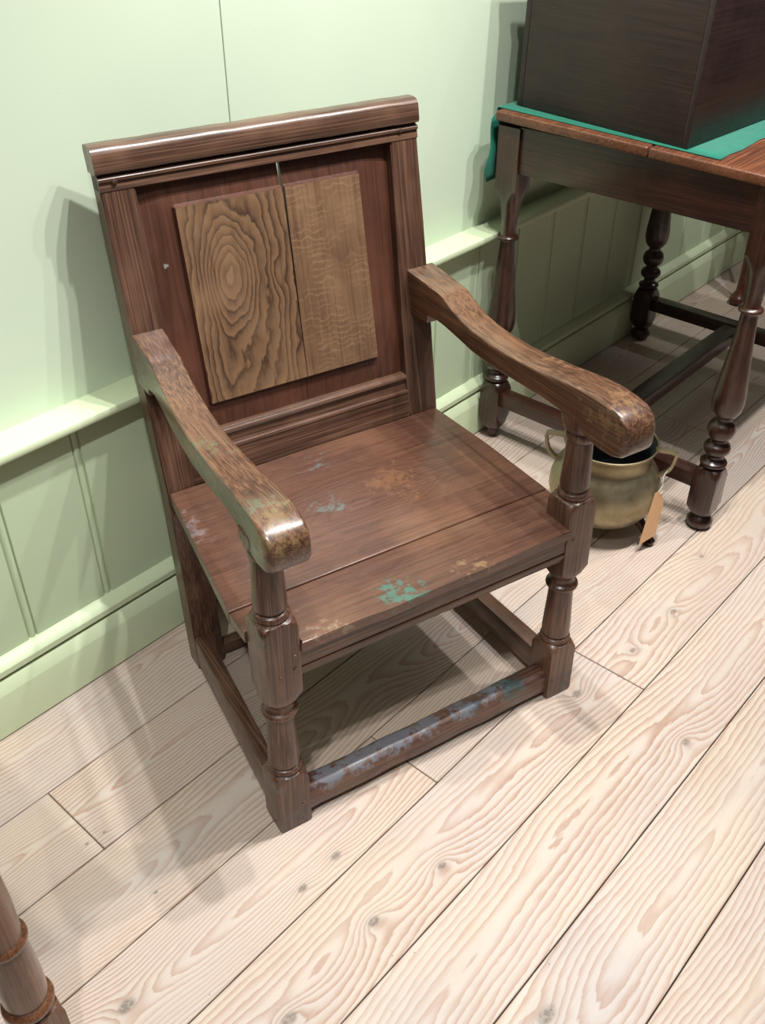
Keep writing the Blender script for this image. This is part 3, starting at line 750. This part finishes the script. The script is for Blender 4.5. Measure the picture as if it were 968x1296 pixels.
# ---------------------------------------------------------------- turned leg table at the left edge of the view
LX, LY = -0.155, -0.585
t2 = empty('gateleg_table', (LX - 0.35, LY + 0.25, 0))
tag(t2, 'dark oak turned table leg with ring collars in the foreground, at the bottom left corner', 'table')
ti2 = Matrix.Translation(-t2.location)
def legp2():
    P = [(0.0, 0.026, False), (0.02, 0.033, False), (0.04, 0.026, False), (0.05, 0.031, True), (0.065, 0.043, True), (0.150, 0.043, True), (0.165, 0.034, True), (0.17, 0.026, False)]
    P += beadp(0.172, 0.192, 0.027, 0.0345) + [(0.197, 0.0262, False)] + [(0.20, 0.029, False), (0.24, 0.0295, False), (0.30, 0.027, False), (0.318, 0.0262, False)] + beadp(0.320, 0.336, 0.026, 0.031)
    P += [(0.34, 0.0255, False), (0.40, 0.0265, False), (0.50, 0.023, False), (0.56, 0.022, False), (0.57, 0.03, True), (0.585, 0.043, True), (0.70, 0.043, True)]
    return P
fg_z = oak('foreground_leg_oak', 'z', lin(40, 22, 14), lin(92, 56, 36), lin(132, 88, 58), rough=0.3, coat=0.5)
for cx, cy in ((LX, LY), (LX - 0.7, LY), (LX, LY + 0.5), (LX - 0.7, LY + 0.5)):
    bm = bmesh.new(); turned(bm, cx, cy, legp2(), 0.030)
    bmesh.ops.transform(bm, matrix=ti2, verts=bm.verts); obj('leg', bm, fg_z, t2, 40)
def fbox(name, x0, x1, y0, y1, z0, z1):
    bm = bmesh.new(); box(bm, x0, x1, y0, y1, z0, z1, 0.003)
    bmesh.ops.transform(bm, matrix=ti2, verts=bm.verts); obj(name, bm, fg_z, t2)
fbox('apron', LX - 0.67, LX - 0.03, LY - 0.02, LY, 0.60, 0.699)
fbox('apron', LX - 0.67, LX - 0.03, LY + 0.5, LY + 0.52, 0.60, 0.699)
fbox('apron', LX, LX + 0.02, LY + 0.03, LY + 0.47, 0.60, 0.699)
fbox('table_top', LX - 0.75, LX + 0.05, LY - 0.05, LY + 0.56, 0.70, 0.722)

# ---------------------------------------------------------------- small table standing beyond
t3 = empty('pad_foot_table', (3.3, -0.35, 0))
tag(t3, 'reddish brown slender table leg with dark pad foot, seen far behind the side table', 'table')
ti3 = Matrix.Translation(-t3.location)
mah = oak('red_mahogany', 'z', lin(40, 18, 12), lin(84, 42, 28), lin(108, 60, 42), rough=0.3, coat=0.5)
for cx, cy in ((2.945, -0.16), (3.62, -0.16), (2.945, -0.60), (3.62, -0.60)):
    if cy < -0.5 and cx < 3: cx, cy = 3.03, -0.62
    rings = []
    for z, r, dx in ((0, 0.020, -0.012), (0.006, 0.028, -0.013), (0.016, 0.031, -0.012), (0.028, 0.026, -0.008), (0.045, 0.017, 0), (0.10, 0.0165, 0.004), (0.3, 0.020, 0.006), (0.5, 0.024, 0.004), (0.56, 0.028, 0), (0.70, 0.028, 0)):
        rings.append([(cx + dx + r * math.cos(2 * PI * i / 20), cy + r * math.sin(2 * PI * i / 20), z) for i in range(20)])
    bm = bmesh.new(); loft(bm, rings); bmesh.ops.transform(bm, matrix=ti3, verts=bm.verts); obj('leg', bm, mah, t3, 50)
bm = bmesh.new(); box(bm, 2.90, 3.68, -0.68, -0.09, 0.701, 0.722, 0.004); bmesh.ops.transform(bm, matrix=ti3, verts=bm.verts); obj('table_top', bm, mah, t3)
